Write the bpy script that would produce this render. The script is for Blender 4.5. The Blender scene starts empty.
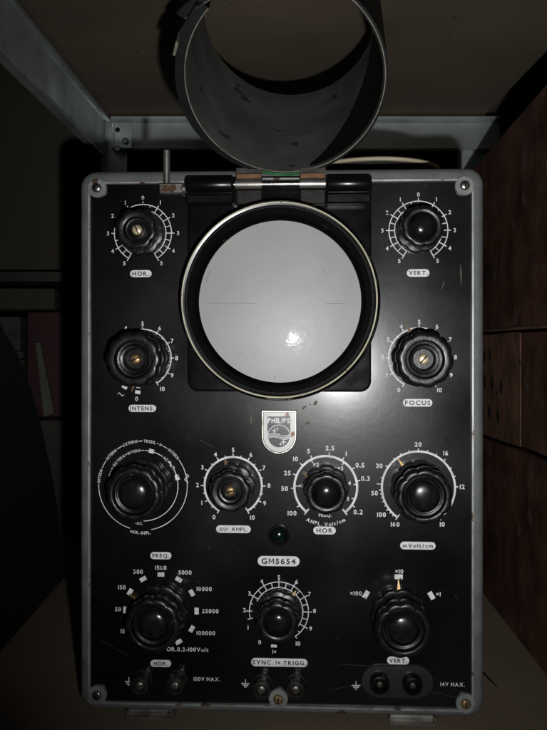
import bpy, math, random
from math import sin, cos, pi, radians, sqrt, atan2
from mathutils import Vector, Matrix
random.seed(7)
S = 0.0006            # one unit of the measured drawing is 0.6 mm
CAMH = 392.0          # camera height over the shelf, in drawing units
DIST = 780.0          # camera to panel
sc = bpy.context.scene
# ------------------------------------------------------------------ camera, world, lamp
cam_d = bpy.data.cameras.new('camera'); cam = bpy.data.objects.new('camera', cam_d)
sc.collection.objects.link(cam); sc.camera = cam
cam.location = (0, -DIST*S, CAMH*S); cam.rotation_euler = (radians(90), 0, 0)
cam_d.sensor_fit = 'VERTICAL'; cam_d.sensor_height = 36; cam_d.lens = 36*DIST/730
cam_d.shift_x = -4.5/730; cam_d.shift_y = -35.0/730
cam_d.clip_start = 0.01; cam_d.clip_end = 50
w = bpy.data.worlds.new('World'); sc.world = w; w.use_nodes = True
w.node_tree.nodes['Background'].inputs[0].default_value = (0.8, 0.85, 1, 1)
w.node_tree.nodes['Background'].inputs[1].default_value = 0.003
sc.view_settings.view_transform = 'Standard'; sc.view_settings.look = 'None'
sc.view_settings.exposure = 0; sc.view_settings.gamma = 1
fl_d = bpy.data.lights.new('camera_flash', 'SPOT'); fl = bpy.data.objects.new('camera_flash', fl_d)
sc.collection.objects.link(fl)
fl_d.energy = 6.6; fl_d.color = (.995, .99, .98); fl_d.shadow_soft_size = 0.0042
fl_d.spot_size = radians(78); fl_d.spot_blend = 1.0
fl.location = (46*S, -DIST*S, (CAMH-72)*S)
aim = Vector((85*S, 0, (CAMH+14)*S)) - fl.location
fl.rotation_euler = aim.to_track_quat('-Z', 'Y').to_euler()
try:
    sc.cycles.use_denoising = True
    sc.cycles.max_bounces = 6
except Exception: pass

# ------------------------------------------------------------------ materials
def mat(name, col, rough=.5, metal=0, spec=.5, coat=0, coat_r=.1, noise=None, bump=None, rnoise=None, specks=None):
    """noise=(scale, amount), bump=(scale, strength), rnoise=(scale, lo, hi), specks=(scale, thresh, colour)"""
    m = bpy.data.materials.new(name); m.use_nodes = True
    nt = m.node_tree; N = nt.nodes; Lk = nt.links; b = N['Principled BSDF']
    b.inputs['Base Color'].default_value = (*col, 1); b.inputs['Roughness'].default_value = rough
    b.inputs['Metallic'].default_value = metal; b.inputs['Specular IOR Level'].default_value = spec
    b.inputs['Coat Weight'].default_value = coat; b.inputs['Coat Roughness'].default_value = coat_r
    tc = N.new('ShaderNodeTexCoord')
    out = None
    def nz(scale, detail=5, stretch=(1, 1, 1)):
        mp = N.new('ShaderNodeMapping'); mp.inputs['Scale'].default_value = stretch
        Lk.new(tc.outputs['Object'], mp.inputs[0])
        n = N.new('ShaderNodeTexNoise'); n.inputs['Scale'].default_value = scale; n.inputs['Detail'].default_value = detail
        Lk.new(mp.outputs[0], n.inputs['Vector']); return n
    if noise:
        n = nz(noise[0], 6, noise[2] if len(noise) > 2 else (1, 1, 1))
        r = N.new('ShaderNodeValToRGB'); a = noise[1]
        r.color_ramp.elements[0].position = .3; r.color_ramp.elements[1].position = .7
        r.color_ramp.elements[0].color = (*[c*(1-a) for c in col], 1)
        r.color_ramp.elements[1].color = (*[min(1, c*(1+a)) for c in col], 1)
        Lk.new(n.outputs['Fac'], r.inputs[0]); out = r.outputs[0]
    if specks:
        n = nz(specks[0], 4)
        r = N.new('ShaderNodeValToRGB')
        r.color_ramp.elements[0].position = specks[1]; r.color_ramp.elements[1].position = specks[1]+.03
        r.color_ramp.elements[0].color = (0, 0, 0, 1); r.color_ramp.elements[1].color = (1, 1, 1, 1)
        Lk.new(n.outputs['Fac'], r.inputs[0])
        mx = N.new('ShaderNodeMixRGB'); Lk.new(r.outputs[0], mx.inputs[0])
        mx.inputs[1].default_value = (*col, 1)
        if out: Lk.new(out, mx.inputs[1])
        mx.inputs[2].default_value = (*specks[2], 1); out = mx.outputs[0]
    if out: Lk.new(out, b.inputs['Base Color'])
    if rnoise:
        n = nz(rnoise[0], 8, rnoise[3] if len(rnoise) > 3 else (1, 1, 1))
        r = N.new('ShaderNodeMapRange'); r.inputs['From Min'].default_value = .3; r.inputs['From Max'].default_value = .7
        r.inputs['To Min'].default_value = rnoise[1]; r.inputs['To Max'].default_value = rnoise[2]
        Lk.new(n.outputs['Fac'], r.inputs[0]); Lk.new(r.outputs[0], b.inputs['Roughness'])
    if bump:
        n = nz(bump[0], 6); bp = N.new('ShaderNodeBump'); bp.inputs['Strength'].default_value = bump[1]
        bp.inputs['Distance'].default_value = .0012 if 'clay' in name else .0006
        Lk.new(n.outputs['Fac'], bp.inputs['Height']); Lk.new(bp.outputs[0], b.inputs['Normal'])
        if name == 'grey_phosphor_glass': Lk.new(bp.outputs[0], b.inputs['Coat Normal'])
    return m

M = {}
M['case'] = mat('grey_hammer_paint', (.13, .138, .135), .5, .1, noise=(60, .22), bump=(900, .35), specks=(45, .69, (.07, .05, .04)), rnoise=(90, .35, .6))
M['lip'] = mat('worn_grey_edge', (.27, .29, .28), .42, .3, noise=(110, .3), specks=(120, .64, (.09, .05, .035)))
M['panel'] = mat('black_panel_lacquer', (.0040, .0040, .0050), .27, spec=.27, coat=.48, coat_r=.15, bump=(230, .06), noise=(8, .45), rnoise=(17, .20, .38), specks=(170, .70, (.026, .023, .02)))
M['gloss'] = mat('black_gloss_enamel', (.004, .004, .005), .24, spec=.42, rnoise=(60, .17, .32), bump=(60, .05))
M['knob'] = mat('black_bakelite', (.0075, .008, .0085), .3, spec=.42, rnoise=(150, .24, .42), noise=(140, .4), bump=(500, .12), specks=(300, .72, (.05, .04, .03)))
M['ring'] = mat('black_bezel_paint', (.0015, .0015, .0015), .22, spec=.09, rnoise=(90, .16, .3))
M['dome'] = mat('black_polished_cap', (.008, .009, .010), .2, spec=.5, rnoise=(140, .12, .3), noise=(200, .4), specks=(260, .7, (.04, .04, .035)))
M['white'] = mat('white_print', (.76, .79, .78), .5, noise=(120, .3), specks=(330, .63, (.22, .21, .19)))
M['plate'] = mat('white_plate', (.80, .83, .81), .45, noise=(220, .12), specks=(200, .70, (.35, .32, .27)))
M['ink'] = mat('dark_ink', (.02, .02, .022), .5, noise=(300, .4))
M['cream'] = mat('cream_line', (.62, .58, .42), .45, noise=(90, .2), specks=(110, .66, (.2, .15, .08)))
M['screw'] = mat('steel_screw', (.42, .41, .38), .3, 1, noise=(260, .35), bump=(400, .2))
M['brass'] = mat('brass', (.34, .225, .11), .45, .8, noise=(300, .4), specks=(350, .65, (.08, .05, .03)))
M['brass_pale'] = mat('pale_brass', (.75, .62, .42), .42, .5, noise=(300, .3))
M['steel'] = mat('worn_steel', (.30, .29, .27), .42, .85, noise=(120, .35), bump=(300, .2), specks=(90, .62, (.14, .08, .05)))
M['galv'] = mat('galvanised_steel', (.62, .69, .68), .26, .6, noise=(26, .25), bump=(45, .12), rnoise=(20, .22, .42))
M['hood_out'] = mat('black_hood_outside', (.0035, .0045, .005), .55, spec=.25, noise=(60, .3), bump=(200, .3))
M['hood_in'] = mat('grey_hood_inside', (.098, .097, .090), .75, noise=(34, .30), bump=(500, .3), specks=(75, .66, (.03, .028, .025)))
M['hood_edge'] = mat('pale_hood_edge', (.17, .16, .13), .6, noise=(200, .4))
M['green'] = mat('green_paint', (.02, .11, .035), .5, noise=(120, .5))
M['rust'] = mat('rust', (.16, .075, .035), .7, noise=(150, .5))
M['board'] = mat('brown_hardboard', (.175, .138, .096), .8, noise=(5, .3), bump=(120, .5), specks=(160, .68, (.07, .055, .04)))
M['floor'] = mat('grey_brown_shelf', (.23, .178, .125), .75, noise=(9, .16), bump=(300, .4), specks=(240, .72, (.2, .18, .15)))
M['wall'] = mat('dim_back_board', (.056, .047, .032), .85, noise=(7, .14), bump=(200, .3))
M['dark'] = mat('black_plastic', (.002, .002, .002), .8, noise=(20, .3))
M['darkbox'] = mat('dark_wood', (.03, .024, .018), .7, noise=(20, .4, (1, 6, 1)))
M['brown'] = mat('red_brown_clay', (.078, .036, .022), .8, noise=(30, .6), bump=(70, .9), specks=(38, .62, (.10, .062, .045)), rnoise=(50, .4, .8))
M['brown2'] = mat('worn_red_brown_clay', (.15, .072, .042), .75, noise=(40, .5), bump=(80, .9), specks=(50, .64, (.02, .012, .008)))
M['hole'] = mat('black_hole', (.002, .002, .002), .9)
M['red'] = mat('dark_red_cover', (.032, .0025, .003), .6, noise=(30, .25))
M['paper'] = mat('pale_paper', (.11, .115, .095), .4, noise=(60, .3, (1, 1, .2)))
M['clear'] = mat('cloudy_plastic', (.06, .065, .06), .25, noise=(40, .4))
M['card'] = mat('cardboard', (.05, .042, .03), .85, noise=(25, .3))
M['tan'] = mat('tan_lid', (.5, .43, .30), .55, noise=(30, .2))
M['lamp'] = mat('green_lamp_lens', (.003, .009, .005), .16, spec=.6, coat=.5)
M['socket'] = mat('brown_bakelite', (.020, .017, .015), .3, noise=(200, .4), bump=(300, .2))
M['oval'] = mat('smoky_insulator', (.022, .022, .020), .35, noise=(120, .3))
M['stain'] = mat('old_stain', (.085, .055, .035), .6, noise=(250, .5))
M['stain_y'] = mat('yellow_stain', (.05, .05, .016), .5, noise=(250, .5))
M['screen'] = mat('grey_phosphor_glass', (.43, .45, .435), .45, coat=.07, coat_r=.10, noise=(16, .08), bump=(110, .34), specks=(190, .745, (.22, .23, .21)))

# ------------------------------------------------------------------ geometry helpers (drawing units)
class G:
    def __init__(s): s.v = []; s.f = []; s.m = []
    def add(s, vs, fs, mi=0):
        o = len(s.v); s.v += [tuple(v) for v in vs]
        for f in fs: s.f.append([i+o for i in f]); s.m.append(mi)
        return s
    def box(s, x0, x1, y0, y1, z0, z1, mi=0, bev=0):
        if bev <= 0:
            vs = [(x, y, z) for x in (x0, x1) for y in (y0, y1) for z in (z0, z1)]
            s.add(vs, [(0, 1, 3, 2), (4, 6, 7, 5), (0, 4, 5, 1), (2, 3, 7, 6), (0, 2, 6, 4), (1, 5, 7, 3)], mi)
        else:
            b = bev
            loops = [[(x0+b, y0+b), (x1-b, y0+b), (x1-b, y1-b), (x0+b, y1-b)],
                     [(x0, y0+b), (x0+b, y0), (x1-b, y0), (x1, y0+b), (x1, y1-b), (x1-b, y1), (x0+b, y1), (x0, y1-b)]]
            o8 = loops[1]
            i8 = [(x0+b, y0+b), (x0+b, y0+b), (x1-b, y0+b), (x1-b, y0+b), (x1-b, y1-b), (x1-b, y1-b), (x0+b, y1-b), (x0+b, y1-b)]
            L4 = [[(x, y, z0) for x, y in loops[0]], ]
            rows = [(i8, z0), (o8, z0+b), (o8, z1-b), (i8, z1)]
            vs = [(x, y, z) for r, z in rows for x, y in r]
            fs = []
            for k in range(3):
                for i in range(8):
                    j = (i+1) % 8
                    fs.append((k*8+i, k*8+j, (k+1)*8+j, (k+1)*8+i))
            fs.append((0, 6, 4, 2)); fs.append((24, 26, 28, 30))
            s.add(vs, fs, mi)
        return s
    def hexa(s, p, mi=0):      # p: 8 points, bottom 4 then top 4
        return s.add(p, [(3, 2, 1, 0), (4, 5, 6, 7), (0, 1, 5, 4), (1, 2, 6, 5), (2, 3, 7, 6), (3, 0, 4, 7)], mi)
    def loft(s, rows, mi=0, cap0=False, cap1=False, closed=True):
        n = len(rows[0]); vs = [p for r in rows for p in r]; fs = []
        for k in range(len(rows)-1):
            for i in range(n if closed else n-1):
                j = (i+1) % n
                fs.append((k*n+i, k*n+j, (k+1)*n+j, (k+1)*n+i))
        if cap0: fs.append(tuple(range(n-1, -1, -1)))
        if cap1: fs.append(tuple((len(rows)-1)*n+i for i in range(n)))
        return s.add(vs, fs, mi)
    def lathe(s, prof, c=(0, 0, 0), n=48, mi=0, lobes=0, amp=0, cap0=False, cap1=True):
        """prof: (radius, depth towards the viewer); axis is -Y.  lobes act on rows flagged with a third value"""
        rows = []
        for p in prof:
            a = amp*(p[2] if len(p) > 2 else 0)
            row = []
            for i in range(n):
                t = 2*pi*i/n
                r = p[0]*(1 + a*(abs(cos(lobes*t/2))**.8*2-1)) if lobes else p[0]
                row.append((c[0]+r*sin(t), c[1]-p[1], c[2]+r*cos(t)))
            rows.append(row)
        return s.loft(rows, mi, cap0, cap1)
    def rod(s, a, b, r, n=20, mi=0, r2=None):
        a = Vector(a); b = Vector(b); d = (b-a).normalized(); r2 = r if r2 is None else r2
        u = d.orthogonal().normalized(); w_ = d.cross(u); e = min(r, r2)*.18
        rows = []
        for p, rr in ((a, r-e), (a+d*e, r), (b-d*e, r2), (b, r2-e)):
            rows.append([tuple(p+u*cos(2*pi*i/n)*rr+w_*sin(2*pi*i/n)*rr) for i in range(n)])
        return s.loft(rows, mi, True, True)

def obj(name, g, mats, parent=None, smooth=35, loc=None, **props):
    me = bpy.data.meshes.new(name)
    me.from_pydata([(x*S, y*S, z*S) for x, y, z in g.v], [], g.f)
    if not isinstance(mats, (list, tuple)): mats = [mats]
    for m in mats: me.materials.append(M[m] if isinstance(m, str) else m)
    if len(mats) > 1:
        for p, mi in zip(me.polygons, g.m): p.material_index = mi
    import bmesh
    bm = bmesh.new(); bm.from_mesh(me)
    if not props.pop('flat', False): bmesh.ops.recalc_face_normals(bm, faces=bm.faces)
    bm.to_mesh(me); bm.free()
    if smooth:
        me.shade_smooth(); me.set_sharp_from_angle(angle=radians(smooth))
    o = bpy.data.objects.new(name, me); sc.collection.objects.link(o)
    if parent: o.parent = parent
    if loc: o.location = [c*S for c in loc]
    for k, v in props.items(): o[k] = v
    return o
def empty(name, loc, rz=0, **props):
    o = bpy.data.objects.new(name, None); sc.collection.objects.link(o)
    o.empty_display_size = .02
    o.location = [c*S for c in loc]; o.rotation_euler = (0, 0, rz)
    for k, v in props.items(): o[k] = v
    return o
def zh(h): return h + CAMH       # height relative to the lens -> height over the shelf

# ------------------------------------------------------------------ setting: shelf floor and the rack around
floor = obj('floor', G().box(-900, 900, -150, 1100, -14, 0), 'floor', kind='structure')
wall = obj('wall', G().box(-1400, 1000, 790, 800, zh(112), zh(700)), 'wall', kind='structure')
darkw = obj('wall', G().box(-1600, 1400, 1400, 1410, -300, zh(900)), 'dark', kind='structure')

rack = empty('metal_shelf_rack', (0, 671, 0), label='galvanised steel shelf rack with a brown board above the instrument', category='shelf rack')
def rk(name, g, m, **p):   # rack parts are given in world units, shift to the empty
    g.v = [(x, y-671, z) for x, y, z in g.v]
    return obj(name, g, m, rack, **p)
HC = zh(400)
g = G().box(-316, 385, -130, 672, HC, HC+10)
rk('shelf_board', g, 'board')
# beams: bent sheet profile swept along the length; points (out, up)
def beam_prof():
    return [(0, 0), (0, 8), (4, 10), (4, 56), (0, 60), (-3, 64), (-8, 66), (-13, 63), (-13, 58), (-11, 57), (-11, 60), (-8, 62), (-5, 60), (-2, 56), (1, 52), (1, 10), (-3, 7), (-3, 0)]
zb = zh(335)
pr = [(0, 0), (-2, 3), (0, 6), (0, 50), (-3, 53), (-9, 55), (-9, 60), (-4, 63), (3, 62), (5, 58), (5, 4), (12, 2), (12, 0)]
g = G(); g.loft([[(x, 671+a, zb+b) for a, b in pr] for x in (-309, 412)], 0, True, True)
bb = rk('beam', g, 'galv', smooth=40)
pl = [(0, 0), (-2, 4), (0, 8), (0, 62), (3, 66), (8, 67), (8, 73), (2, 77), (-6, 76), (-8, 70), (-8, 5), (-14, 3), (-14, 0)]
g = G(); g.loft([[(-320+a, y, zh(321)+b) for a, b in pl] for y in (-150, 668)], 0, True, True)
rk('beam', g, 'galv', smooth=40)
# end bracket on the back beam with rivets
br = G().box(-303, -270, 664, 668, zb+1, zb+50, bev=1)
bk = rk('bracket', br, 'galv')
for (px, py, m_, rr) in ((117.5, 129.6, 'hole', 4.5), (125.4, 141, 'screw', 6.5), (117.7, 149.2, 'screw', 6.5)):
    X = (px-278)*1443/780; Z = zh((330-py)*1443/780)
    g = G().lathe([(rr, 0), (rr, 2 if m_ == 'screw' else .5), (rr*.7, 4 if m_ == 'screw' else .6)], (X, 664-671, Z), 16)
    obj('bolt', g, m_, bk)
# posts (angle steel)
def post(x0, x1):
    g = G().box(x0, x1, 690, 694, -60, zh(400), bev=.8)
    g.box(x0, x0+4, 694.5, 735, -60, zh(400))
    return g
rk('post', post(-334, -284), 'galv'); rk('post', post(346, 400), 'galv')

# ------------------------------------------------------------------ right-hand stack of brown boxes
def crate(name, X0, y0, y1, b0, b1, t0, t1, m, label, wid=260, group=None):
    """near/far bottom and top heights; side face in the plane x=X0"""
    e = empty(name, (X0+wid/2, (y0+y1)/2, zh(min(b0, b1))), label=label, category='brick' if name == 'hollow_brick' else 'block')
    ox, oy, oz = X0+wid/2, (y0+y1)/2, zh(min(b0, b1))
    if group: e['group'] = group
    def P(x, y, h): return (x-ox, y-oy, zh(h)-oz)
    g = G(); c = 1.0 if name == 'hollow_brick' else 2.2
    def lerp(a, b, t): return a+(b-a)*t
    # body with chamfered vertical edges and chamfered top edge
    rows = []
    def ring(ins, bb0, bb1):
        x0, x1, ya, yb = X0+ins, X0+wid-ins, y0+ins, y1-ins
        k = c
        pts = [(x0+k, ya), (x1-k, ya), (x1, ya+k), (x1, yb-k), (x1-k, yb), (x0+k, yb), (x0, yb-k), (x0, ya+k)]
        return [P(x, y, lerp(bb0, bb1, (y-y0)/(y1-y0))) for x, y in pts]
    rows = [ring(1.5, b0, b1), ring(0, b0+1.5, b1+1.5), ring(0, t0-2, t1-2), ring(2, t0, t1)]
    g.loft(rows, 0, True, True)
    obj('body', g, m, e)
    return e, P
RX = 304
e, P = crate('clay_block', RX, -160, 430, -CAMH, -CAMH, -138, -160, 'brown', 'long dark red brown block resting on the shelf at the bottom of the right-hand stack')
e2, P2 = crate('hollow_brick', RX+1, 202, 428, -147.5, -159, -2.5, -6.5, 'brown2', 'brown hollow brick with rows of oval holes in its side, in the right-hand stack')
hg = G()
for rz_, ys in ((-37, (398, 372, 342, 303)), (-76, (398, 368, 330, 285)), (-117, (405, 380, 345, 300))):
    for yy in ys[:4] if rz_ != -37 else ys[:3]:
        c0 = P2(RX+.3, yy, rz_+random.uniform(-3, 3)); a, b = 6.5, 9.5
        vs = [(c0[0], c0[1]+a*cos(t*pi/8), c0[2]+b*sin(t*pi/8)) for t in range(16)]
        vi = [(x+.25, y, z) for x, y, z in vs]
        hg.loft([vi, vs], 0, False, True)
obj('vent_holes', hg, 'hole', e2)
sg = G(); 
e3, P3 = crate('clay_block', RX, -160, 196, -137, -146.5, 4.5, -1.5, 'brown', 'plain dark red brown block beside the brick with oval holes, nearer the front')
e4, P4 = crate('clay_block', RX, -150, 468, 8, -5, 300, 250, 'brown', 'large dark red brown block on top of the right-hand stack')
lg = G().box(-.6, 0, -120, 60, -1.6, .6)
o = obj('edge_strip', G().box(-1.6, -.2, -40, 440, -1, 2.2, bev=.3), mat('worn_orange_edge', (.15, .085, .05), .7, noise=(14, .7), specks=(17, .56, (.02, .012, .01))), e4, rot=1); 
o.location = Vector(P4(RX-.2, 0, 5.6))*S; o.rotation_euler = (-.0205, 0, 0); del o['rot']
# thin splinter sticking out near the foot of the case on the right
sp = obj('cable_tie', G().rod((0, 0, 1.6), (7, -37, 1.2), 1.5, 8, r2=.6), 'hole', loc=(233, 112, 0), label='short black sliver lying on the shelf beside the lower right corner of the case', category='cable end')

# ------------------------------------------------------------------ left-hand black case and the clutter behind
prof = [(-150, -392), (460, -392), (456, -363), (412, -262), (358, -175), (293, -85), (225, -22), (160, 6), (90, 26), (0, 34), (-90, 26), (-150, 10)]
# refine by Catmull-like subdivision
def smooth_poly(p, n=2):
    for _ in range(n):
        q = [p[0]]
        for a, b in zip(p[1:-1], p[2:]):
            q.append((a[0]*.75+b[0]*.25, a[1]*.75+b[1]*.25)); q.append((a[0]*.25+b[0]*.75, a[1]*.25+b[1]*.75))
        q.append(p[-1]); p = q
    return p
pp = smooth_poly(prof[2:], 4)
pp = [(-150, -392), (458, -392), (459, -375)] + pp[1:]
g = G()
rows = []
cy, cz = 120, -200
for x, k in ((-330-240, .97), (-330-236, 1), (-341, 1), (-337, .992), (-335, .975)):
    rows.append([(x, cy+(y-cy)*k, max(1, zh(cz+(z-cz)*k))) for y, z in pp])
g.loft(rows, 0, True, True)
bc = obj('equipment_case', g, 'dark', smooth=30, label='black round-shouldered case standing at the left edge of the shelf', category='case')

k = 1520/780
def B(px, py, dep=1520): return ((px-278)*dep/780, dep-780, zh((330-py)*dep/780))
pk = obj('plank', G().box(-900, 400, 700, 1000, zh(92), zh(111), bev=1), 'darkbox', kind='structure')
def thing(o, label, cat): o['label'] = label; o['category'] = cat; return o
x0, y_, z0 = B(-60, 311); x1, _, z1 = B(58, 289)
thing(obj('cardboard_box', G().box(x0, x1, 715, 900, z0+2, z1, bev=2), 'card'), 'flat brown cardboard box on top of the files at far left', 'box')
xa, _, za = B(31, 416); xb, _, zb_ = B(66, 312)
rb = empty('ring_binder', ((xa+xb)/2, 800, za), label='dark red ring binder standing behind the black case at left', category='binder')
obj('cover', G().box(-(xb-xa)/2, (xb-xa)/2, -85, 85, 0, zb_-za, bev=2), 'red', rb)
# leaning pale booklet in front of the binder
xa, _, za2 = B(45, 416); 
g = G(); 
pts = [B(44, 417, 1480), B(54, 413, 1480), B(40, 343, 1480), B(35.5, 343, 1480)]
bkp = [(x, y, z) for x, y, z in pts]
g.hexa([bkp[0], bkp[1], (bkp[1][0], bkp[1][1]+14, bkp[1][2]), (bkp[0][0], bkp[0][1]+14, bkp[0][2]),
        bkp[3], bkp[2], (bkp[2][0], bkp[2][1]+14, bkp[2][2]), (bkp[3][0], bkp[3][1]+14, bkp[3][2])])
thing(obj('booklet', g, 'paper'), 'pale booklet leaning against the dark red binder', 'booklet')
xa, _, za3 = B(-60, 416); xb, _, zt = B(28, 313)
fb = empty('storage_tray', ((xa+xb)/2, 790, za3), label='cloudy grey plastic tray with stacked contents left of the red binder', category='tray')
hx = (xb-xa)/2
obj('body', G().box(-hx, hx, -80, 80, 0, (zt-za3)*.55, bev=2), 'card', fb)
obj('rim', G().box(-hx-1, hx+1, -82, 82, (zt-za3)*.56, (zt-za3)*.63, bev=1), 'clear', fb)
obj('papers', G().box(-hx+4, hx-6, -76, 76, (zt-za3)*.635, (zt-za3)*.96, bev=1), 'clear', fb)
thing(obj('storage_chest', G().box(-850, -250, 690, 920, 1, za3-2, bev=3), 'darkbox'), 'dark low chest carrying the binder and tray behind the black case', 'chest')

# ------------------------------------------------------------------ the oscilloscope
YAW = radians(2.6)
OX = 3.0
scope = empty('oscilloscope', (OX, 0, 0), -YAW, label='black and grey vintage oscilloscope with round grey screen and eleven knobs', category='oscilloscope')
def L(px, py, d=0):
    """panel measurement: point of the plane d in front of the panel seen at this place of the photo -> panel coordinates"""
    dx, dy, dz = px-278, DIST, 330-py
    nx, ny = sin(YAW), cos(YAW)
    t = (-d - ((0-OX)*nx + (-DIST)*ny)) / (dx*nx+dy*ny)
    X, Y, Z = t*dx-OX, -DIST+t*dy, t*dz
    return (X*cos(YAW)-Y*sin(YAW), -d, Z+CAMH)

# --- case
cl = L(80.5, 440)[0]; cr = L(483.5, 440)[0]; ct = (L(84, 170.5)[2]+L(480, 169)[2])/2; cb = (L(84, 708)[2]+L(480, 718)[2])/2
pl_, pr_ = L(91, 440)[0], L(471, 440)[0]; pt_ = (L(120, 184.5)[2]+L(450, 181.5)[2])/2; pb_ = (L(110, 700)[2]+L(450, 708.5)[2])/2
def rrect(x0, x1, z0, z1, r, y, n=7):
    out = []
    for cx, cz, a0 in ((x1-r, z1-r, 0), (x0+r, z1-r, 90), (x0+r, z0+r, 180), (x1-r, z0+r, 270)):
        for i in range(n+1):
            a = radians(a0+90*i/n); out.append((cx+r*cos(a), y, cz+r*sin(a)))
    return out
DEPTH = 560
g = G()
g.loft([rrect(cl+3, cr-3, cb+3, ct-3, 14, DEPTH), rrect(cl, cr, cb, ct, 16, DEPTH-4), rrect(cl, cr, cb, ct, 16, 7)], 0, True, False)
case = obj('case', g, 'case', scope)
g = G()
rows = [rrect(cl, cr, cb, ct, 16, 6.8)]
for i in range(7):
    t = radians(90*i/6); q_ = 6.2*(1-cos(t)); rows.append(rrect(cl+q_, cr-q_, cb+q_*.8, ct-q_, 16-q_*.8, 3.8-6.2*sin(t)))
rows += [rrect(pl_-2, pr_+2, pb_-2, pt_+2, 5, -2.6)]
g.loft(rows, 0)
fr = obj('front_frame', g, 'case', scope)
g = G(); g.loft([rrect(pl_-2.2, pr_+2.2, pb_-2.2, pt_+2.2, 5, -2.4), rrect(pl_-2, pr_+2, pb_-2, pt_+2, 4.6, -3.4), rrect(pl_-.4, pr_+.4, pb_-.4, pt_+.4, 3, -3.2), rrect(pl_, pr_, pb_, pt_, 2.5, -2), rrect(pl_, pr_, pb_, pt_, 2.5, .8)], 0)
obj('trim', g, 'lip', fr)
g = G(); g.loft([rrect(pl_-4, pr_+4, pb_-4, pt_+4, 5, 5), rrect(pl_-4, pr_+4, pb_-4, pt_+4, 5, 0)], 0, True, True)
obj('front_panel', g, 'panel', scope)
# ears with screws
def slot_screw(c, r, ang, m, parent, name='screw', h=3):
    g = G()
    n = 28; a = radians(ang); hw = r*.13
    g.lathe([(r, 0), (r, h*.45), (r*.93, h*.7), (r*.75, h*.9), (r*.45, h), (r*.02, h*1.05)], c, n)
    o = obj(name, g, m, parent)
    sg = G(); dx, dz = cos(a), sin(a)
    def q(u, v, y): return (c[0]+dx*u-dz*v, c[1]-y, c[2]+dz*u+dx*v)
    rows = [[q(-r*.86, -hw, h*.5), q(r*.86, -hw, h*.5), q(r*.86, hw, h*.5), q(-r*.86, hw, h*.5)],
            [q(-r*.86, -hw, h*.8), q(-r*.3, -hw, h*1.09), q(-r*.3, hw, h*1.09), q(-r*.86, hw, h*.8)]]
    vs = [q(u, v, y) for u, y in ((-r*.88, h*.84), (-r*.45, h*1.05), (0, h*1.12), (r*.45, h*1.05), (r*.88, h*.84)) for v in (-hw, hw)]
    sg.add(vs, [(2*i, 2*i+1, 2*i+3, 2*i+2) for i in range(4)])
    vs2 = [(x, y+h*.5, z) for x, y, z in vs]
    sg.add(vs2, [(2*i, 2*i+1, 2*i+3, 2*i+2) for i in range(4)])
    obj('slot', sg, 'hole', o)
    return o
for px, py, m_, a in ((97, 188, 'screw', 60), (464.6, 185.7, 'screw', 100), (97.2, 695, 'screw', 70), (465.7, 703.5, 'brass', 95), (278.3, 699, 'brass', 80)):
    c = L(px, py, 3)
    g = G().lathe([(9.6, -3), (9.6, .4), (9.0, 1.2), (5.4, 1.2), (5.2, .4)], (c[0], -2.6, c[2]), 36)
    ear = obj('mounting_ear', g, 'lip', scope)
    slot_screw((c[0], -3.2, c[2]), 4.7, a, m_, ear)
# feet
for px0, px1 in ((127, 174), (389, 436)):
    a = L(px0, 715)[0]; b = L(px1, 715)[0]
    g = G(); z1 = cb-.3
    g.box(a, b, -2, 150, 0.2, 2.2, bev=.5); g.box(a, a+1.6, -1, 150, 2.4, z1); g.box(b-1.6, b, -1, 150, 2.4, z1)
    g.box(a+1.8, b-1.8, 9, 150, 2.4, z1-1)
    obj('foot', g, 'steel', scope)
    g = G(); g.box(a, b, 400, 520, .2, z1, bev=.5); obj('foot', g, 'steel', scope)

# --- glyphs
_gl = {}
def glyph(ch, bold=.012):
    bold += .008
    if ch == 'M':
        t, W_ = .13+bold*1.6, .92
        _gl[('M', bold)] = ([(x*.72, y*.70) for x, y in ((0, 0), (0, 1), (t*1.1, 1), (W_/2, .42), (W_-t*1.1, 1), (W_, 1), (W_, 0), (W_-t, 0), (W_-t, .70), (W_/2, .16), (t, .70), (t, 0))], [tuple(range(11, -1, -1))])
        return _gl[('M', bold)]
    key = (ch, bold)
    if key in _gl: return _gl[key]
    cu = bpy.data.curves.new('glyph', 'FONT'); cu.body = ch; cu.size = 1; cu.resolution_u = 4; cu.offset = bold
    cu.fill_mode = 'FRONT'
    o = bpy.data.objects.new('glyph', cu); sc.collection.objects.link(o)
    dg = bpy.context.evaluated_depsgraph_get(); dg.update()
    me = bpy.data.meshes.new_from_object(o.evaluated_get(dg))
    vs = [(v.co.x, v.co.y) for v in me.vertices]; fs = [tuple(p.vertices) for p in me.polygons]
    bpy.data.objects.remove(o); bpy.data.curves.remove(cu); bpy.data.meshes.remove(me)
    _gl[key] = (vs, fs); return _gl[key]
_H = glyph('H', 0); CAP = max(v[1] for v in _H[0]) if _H[0] else .7
def flat_transform(g, vs, fs, cx, cz, rot, y):
    """rot: clockwise radians"""
    c, s = cos(rot), sin(rot)
    g.add([(cx+u*c+v*s, y, cz-u*s+v*c) for u, v in vs], fs)
def layout(txt, h, bold, wx, gap):
    k = h/CAP; x = 0; out = []
    for ch in txt:
        if ch == ' ': x += h*.42; continue
        vs, fs = glyph(ch, bold)
        if not vs: continue
        x0 = min(v[0] for v in vs); x1 = max(v[0] for v in vs)
        out.append((x, [((a-x0)*k*wx, b*k) for a, b in vs], fs, (x1-x0)*k*wx)); x += (x1-x0)*k*wx + gap*h
    return out, x-gap*h
def text(g, txt, px, py, h=5, rot=0, bold=.012, wx=1, gap=.2, y=-.35, at=None):
    c = at or L(px, py)
    items, W = layout(txt, h, bold, wx, gap)
    for x, vs, fs, _ in items:
        flat_transform(g, [(u+x-W/2, v-h/2) for u, v in vs], fs, c[0], c[2], rot, y)
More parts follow.
